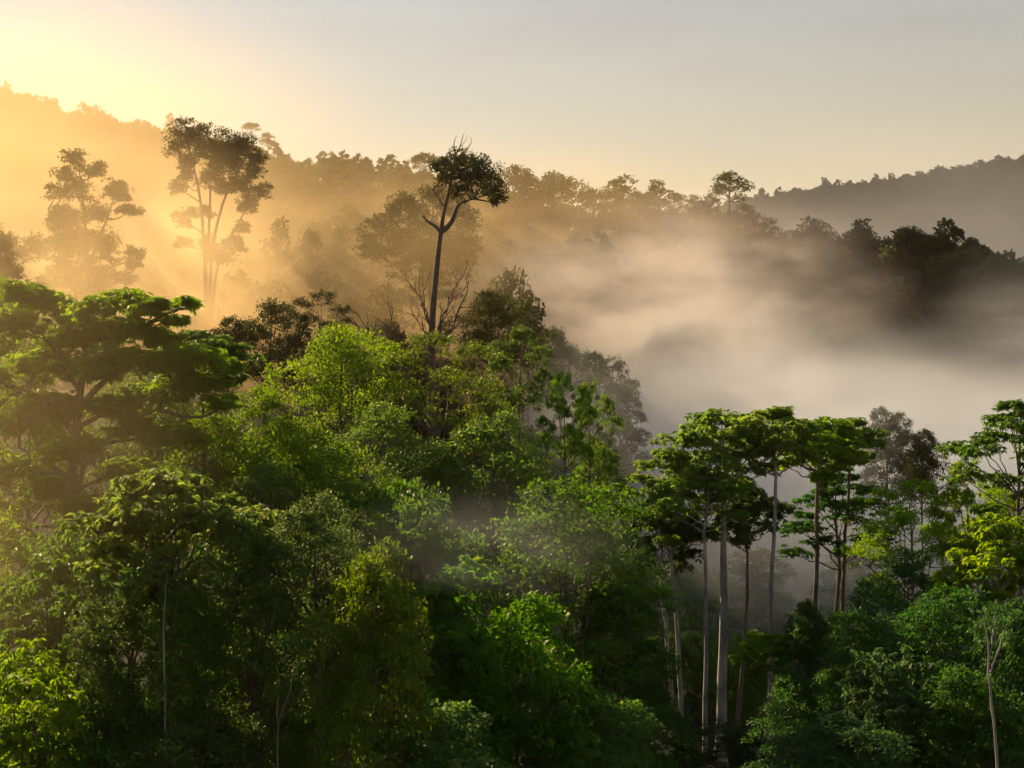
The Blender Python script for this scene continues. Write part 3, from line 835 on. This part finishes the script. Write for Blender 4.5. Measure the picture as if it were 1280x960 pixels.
SAD = "dark tree in the close row descending from the skyline to the round hill"
for (px, py, Yd, ki, w, ch) in [(868, 242, 442, 2, 6, 10), (888, 240, 440, 2, 6.5, 11), (928, 252, 438, 1, 7, 9), (942, 262, 436, 0, 8, 8), (985, 286, 432, 1, 8, 9), (1003, 290, 430, 0, 9, 8),
                               (1045, 297, 428, 1, 8, 9), (1062, 300, 424, 0, 9, 8)]:
    hill_tree(px, py, Yd, ki, w, ch, SAD, "trees between the skyline and the round hill")
DRK = "dark rounded tree on the crest of the round hill at the right"
for (px, py, Yd, ki, w, ch) in [(1108, 294, 420, 0, 10, 10), (1160, 292, 418, 0, 11, 10), (1178, 295, 416, 1, 9, 10), (1198, 306, 414, 0, 10, 9), (1216, 318, 410, 0, 9, 9), (1234, 332, 408, 1, 9, 9),
                               (1252, 345, 406, 0, 9, 9), (1275, 348, 400, 1, 9, 9), (1292, 352, 400, 0, 9, 9)]:
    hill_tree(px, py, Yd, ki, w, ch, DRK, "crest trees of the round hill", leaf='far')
MST = "faint round crown half drowned in golden mist between the near forest and the middle ridge"
for (px, py, Yd, ki, w, ch) in [(348, 268, 330, 2, 8, 12), (385, 282, 345, 1, 8, 10), (365, 330, 300, 0, 11, 9), (402, 332, 300, 0, 11, 9), (432, 318, 310, 2, 7, 10), (448, 330, 310, 1, 8, 9),
                               (480, 350, 290, 0, 11, 10), (300, 335, 290, 0, 10, 9), (325, 352, 280, 1, 8, 9), (440, 370, 262, 0, 10, 10), (475, 395, 250, 0, 9, 9), (640, 330, 290, 1, 9, 12), (660, 370, 280, 0, 9, 12)]:
    hill_tree(px, py, Yd, ki, w, ch, MST, "crowns drowned in the golden mist")
FAR = [(315, 152, 800, 3, 9, 4.0, "tiny umbrella tree alone above the far golden skyline"), (335, 165, 800, 1, 9, 8, "small bushy tree right of the tiny umbrella tree on the skyline"),
       (213, 140, 800, 2, 5, 10, "thin upright tree sticking out of the far left skyline")]
for (px, py, Yd, ki, w, ch, label) in FAR:
    hill_tree(px, py, Yd, ki, w, ch, label)


def forest(name, label, n, xr, yr, size, leaf, seed, sub=.35):
    """A far wood that reads as one mass: one mesh of n whole crowns standing on the terrain."""
    r = np.random.default_rng(seed)
    V, F, T, MI, off = [], [], [], [], 0
    xs = r.uniform(*xr, n * 3); ys = r.uniform(*yr, n * 3)
    ok = np.abs(xs / np.maximum(ys, 1)) < .42
    xs, ys = xs[ok][:n], ys[ok][:n]
    zs = height(xs, ys)
    variants = [hill_arrays(i, 1, 1, 0, 4.0) for i in range(5)]
    for (x, y, z) in zip(xs, ys, zs):
        v, f, t, mi = variants[int(r.choice(5, p=[.34, .28, .2, .06, .12]))]
        q = len(mi[mi == 0])
        keep = np.flatnonzero(r.random(q) < sub)
        s = size * (.75 + .6 * r.random()); a = r.random() * 6.28
        lv = v[:q * 4].reshape(-1, 4, 3)[keep]
        cen = lv.mean(1, keepdims=True); lv = (cen + (lv - cen) * (1 / math.sqrt(sub)) * 1.1).reshape(-1, 3)
        ca, sa = math.cos(a), math.sin(a)
        lv = lv @ np.array([[ca * s, -sa * s, 0], [sa * s, ca * s, 0], [0, 0, s * (.85 + .4 * r.random())]]).T + np.array([x, y, z - 3.0 * s])
        V.append(lv); T.append(t[:q * 4].reshape(-1, 4)[keep].ravel())
    v = np.concatenate(V)
    o = link(name, mesh_from(name, v, np.arange(len(v)).reshape(-1, 4), LEAF[leaf], np.concatenate(T)))
    tag(o, label, "forest", kind="stuff")


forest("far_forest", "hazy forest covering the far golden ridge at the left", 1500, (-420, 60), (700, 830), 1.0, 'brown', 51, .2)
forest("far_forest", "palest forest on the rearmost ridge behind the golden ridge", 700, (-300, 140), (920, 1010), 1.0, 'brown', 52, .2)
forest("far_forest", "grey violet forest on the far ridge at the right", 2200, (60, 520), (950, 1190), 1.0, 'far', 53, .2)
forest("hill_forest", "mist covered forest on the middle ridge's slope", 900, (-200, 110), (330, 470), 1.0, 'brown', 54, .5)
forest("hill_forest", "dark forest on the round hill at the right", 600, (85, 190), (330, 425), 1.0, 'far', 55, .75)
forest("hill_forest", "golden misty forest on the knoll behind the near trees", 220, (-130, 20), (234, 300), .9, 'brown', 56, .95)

# ------------------------------------------------------------------ air
def box_mesh(name, x0, x1, y0, y1, z0, z1):
    v = [(x, y, z) for z in (z0, z1) for y in (y0, y1) for x in (x0, x1)]
    f = [(0, 2, 3, 1), (4, 5, 7, 6), (0, 1, 5, 4), (1, 3, 7, 5), (3, 2, 6, 7), (2, 0, 4, 6)]
    me = bpy.data.meshes.new(name); me.from_pydata(v, [], f); me.update()
    return me


HAZE_DENSITY, HAZE_ANISO = 0.00005, 0.78
m, nt, out = new_mat("haze_air")
pv = nt.nodes.new("ShaderNodeVolumePrincipled")
pv.inputs["Color"].default_value = (0.97, 0.83, 0.58, 1)  # gold of the sun's glow put into the haze colour itself
pv.inputs["Density"].default_value = HAZE_DENSITY
pv.inputs["Anisotropy"].default_value = HAZE_ANISO
nt.links.new(pv.outputs[0], out.inputs["Volume"])
hz = box_mesh("haze", GX0 - 5, GX1 + 5, GY0 - 5, GY1 + 5, float(Z.min()) - 1.0, max(float(Z.max()) + 25, 275))
hz.materials.append(m)
tag(link("haze", hz), "warm morning haze filling the valley", "haze", kind="stuff")


def mist(loc, dims, density, seed, scale=2.2, thresh=(.40, .66), label="drifting bank of morning mist", aniso=.5, color=(.95, .95, .95), stretch=(1, 1, 1)):
    """An uneven bank of mist in an ellipsoid; it thins out to nothing before the ellipsoid's edge."""
    import bmesh
    bm = bmesh.new(); bmesh.ops.create_icosphere(bm, subdivisions=2, radius=1.0)
    me = bpy.data.meshes.new("mist"); bm.to_mesh(me); bm.free()
    mat, nt, out = new_mat("mist_air")
    N, L = nt.nodes, nt.links
    tc = N.new("ShaderNodeTexCoord")
    ln = N.new("ShaderNodeVectorMath"); ln.operation = 'LENGTH'
    L.new(tc.outputs["Object"], ln.inputs[0])
    fall = N.new("ShaderNodeMapRange"); fall.interpolation_type = 'SMOOTHSTEP'
    fall.inputs["From Min"].default_value = 0.92; fall.inputs["From Max"].default_value = 0.15
    L.new(ln.outputs["Value"], fall.inputs["Value"])
    mp = N.new("ShaderNodeMapping"); mp.inputs["Location"].default_value = (seed * 3.7, seed * 1.9, seed * 5.3); mp.inputs["Scale"].default_value = stretch
    L.new(tc.outputs["Object"], mp.inputs[0])
    nz = N.new("ShaderNodeTexNoise"); nz.inputs["Scale"].default_value = scale; nz.inputs["Detail"].default_value = 4.0; nz.inputs["Roughness"].default_value = .55
    L.new(mp.outputs[0], nz.inputs["Vector"])
    mr = N.new("ShaderNodeMapRange"); mr.interpolation_type = 'SMOOTHSTEP'
    mr.inputs["From Min"].default_value = thresh[0]; mr.inputs["From Max"].default_value = thresh[1]
    L.new(nz.outputs["Fac"], mr.inputs["Value"])
    mu = N.new("ShaderNodeMath"); mu.operation = 'MULTIPLY'; L.new(fall.outputs[0], mu.inputs[0]); L.new(mr.outputs[0], mu.inputs[1])
    md = N.new("ShaderNodeMath"); md.operation = 'MULTIPLY'; L.new(mu.outputs[0], md.inputs[0]); md.inputs[1].default_value = density
    pv = N.new("ShaderNodeVolumePrincipled")
    pv.inputs["Color"].default_value = (*color, 1); pv.inputs["Anisotropy"].default_value = aniso
    L.new(md.outputs[0], pv.inputs["Density"]); L.new(pv.outputs[0], out.inputs["Volume"])
    me.materials.append(mat)
    o = link("mist", me, None, loc)
    o.scale = dims
    tag(o, label, "mist", kind="stuff")


if not globals().get('NO_MIST'):
    mist((82, 275, 14), (125, 92, 40), .05, 21, 3.2, (.32, .60), "deep bank of bluish mist filling the valley at the right", aniso=.5, color=(.80, .90, 1.0))  # cool skylight is painted into the colour of this and the other bluish banks
    mist((36, 305, 54), (62, 46, 31), .022, 2, 3.0, (.38, .60), "glowing plume of peach mist rising in front of the middle ridge")
    mist((-60, 300, 48), (95, 55, 38), .011, 3, 2.4, (.33, .62), "golden mist lying between the left hill's trees", color=(.95, .79, .46))  # sunlit gold is painted into the colour of this and the other golden banks
    mist((-62, 197, 48), (44, 22, 36), .022, 4, 2.0, (.33, .65), "golden mist around the pale layered tree at the left", color=(.95, .79, .46))
    mist((-150, 380, 96), (150, 60, 66), .012, 5, 1.8, (.25, .60), "broad golden veil of mist before the far left ridge", color=(.95, .79, .46))
    mist((260, 800, 100), (300, 180, 110), .0028, 6, 1.6, (.2, .6), "thin violet veil of mist before the far right ridge", aniso=.5, color=(.80, .90, 1.0))
    mist((-0.7, 63, 29.0), (8.5, 4, 3.3), .03, 7, 2.4, (.32, .70), "thin wisp of mist drifting across the near forest", color=(.80, .90, 1.0))
    mist((29, 150, 16), (24, 9, 15), .03, 8, 1.7, (.30, .66), "bluish mist hanging in the gap behind the pale trunks", aniso=.5, color=(.80, .90, 1.0))
    mist((16, 200, 20), (20, 34, 24), .012, 9, 1.9, (.30, .66), "grey mist rising along the near forest's right flank", aniso=.5, color=(.80, .90, 1.0))
    mist((-14, 243, 50), (30, 11, 32), .025, 10, 1.9, (.28, .62), "brown gold mist between the lone tree and the great crown", color=(.95, .79, .46))
    mist((-10, 402, 76), (120, 34, 44), .013, 11, 2.2, (.28, .62), "golden veil of mist before the middle ridge's skyline trees", color=(.95, .79, .46))
    mist((140, 340, 46), (64, 24, 36), .009, 12, 2.2, (.30, .62), "thin grey veil of mist before the dark round hill", aniso=.5, color=(.80, .90, 1.0))
    mist((-29, 70, 33), (19, 15, 18), .008, 13, 1.6, (.20, .60), "faint golden shine of mist before the huge tiered tree", color=(.95, .79, .46))  # mist added to brighten the left foreground like glow around the sun
    mist((-50, 222, 46), (36, 14, 32), .06, 14, 1.9, (.30, .62), "golden mist at the foot of the many stemmed tree", color=(.95, .79, .46))
    mist((32, 208, 31), (38, 26, 28), .032, 15, 2.8, (.30, .60), "pale blue white heart of the valley mist beyond the tall pale trunks", aniso=.5, color=(.80, .90, 1.0))
    mist((11, 173, 29), (14, 8, 19), .022, 17, 2.2, (.30, .62), "grey veil of mist creeping up the forest's right flank", aniso=.5, color=(.80, .90, 1.0))
    mist((112, 262, 46), (46, 16, 15), .03, 18, 2.6, (.36, .62), "ragged pale wisp of mist lifting before the dark round hill's foot", aniso=.5, color=(.80, .90, 1.0))
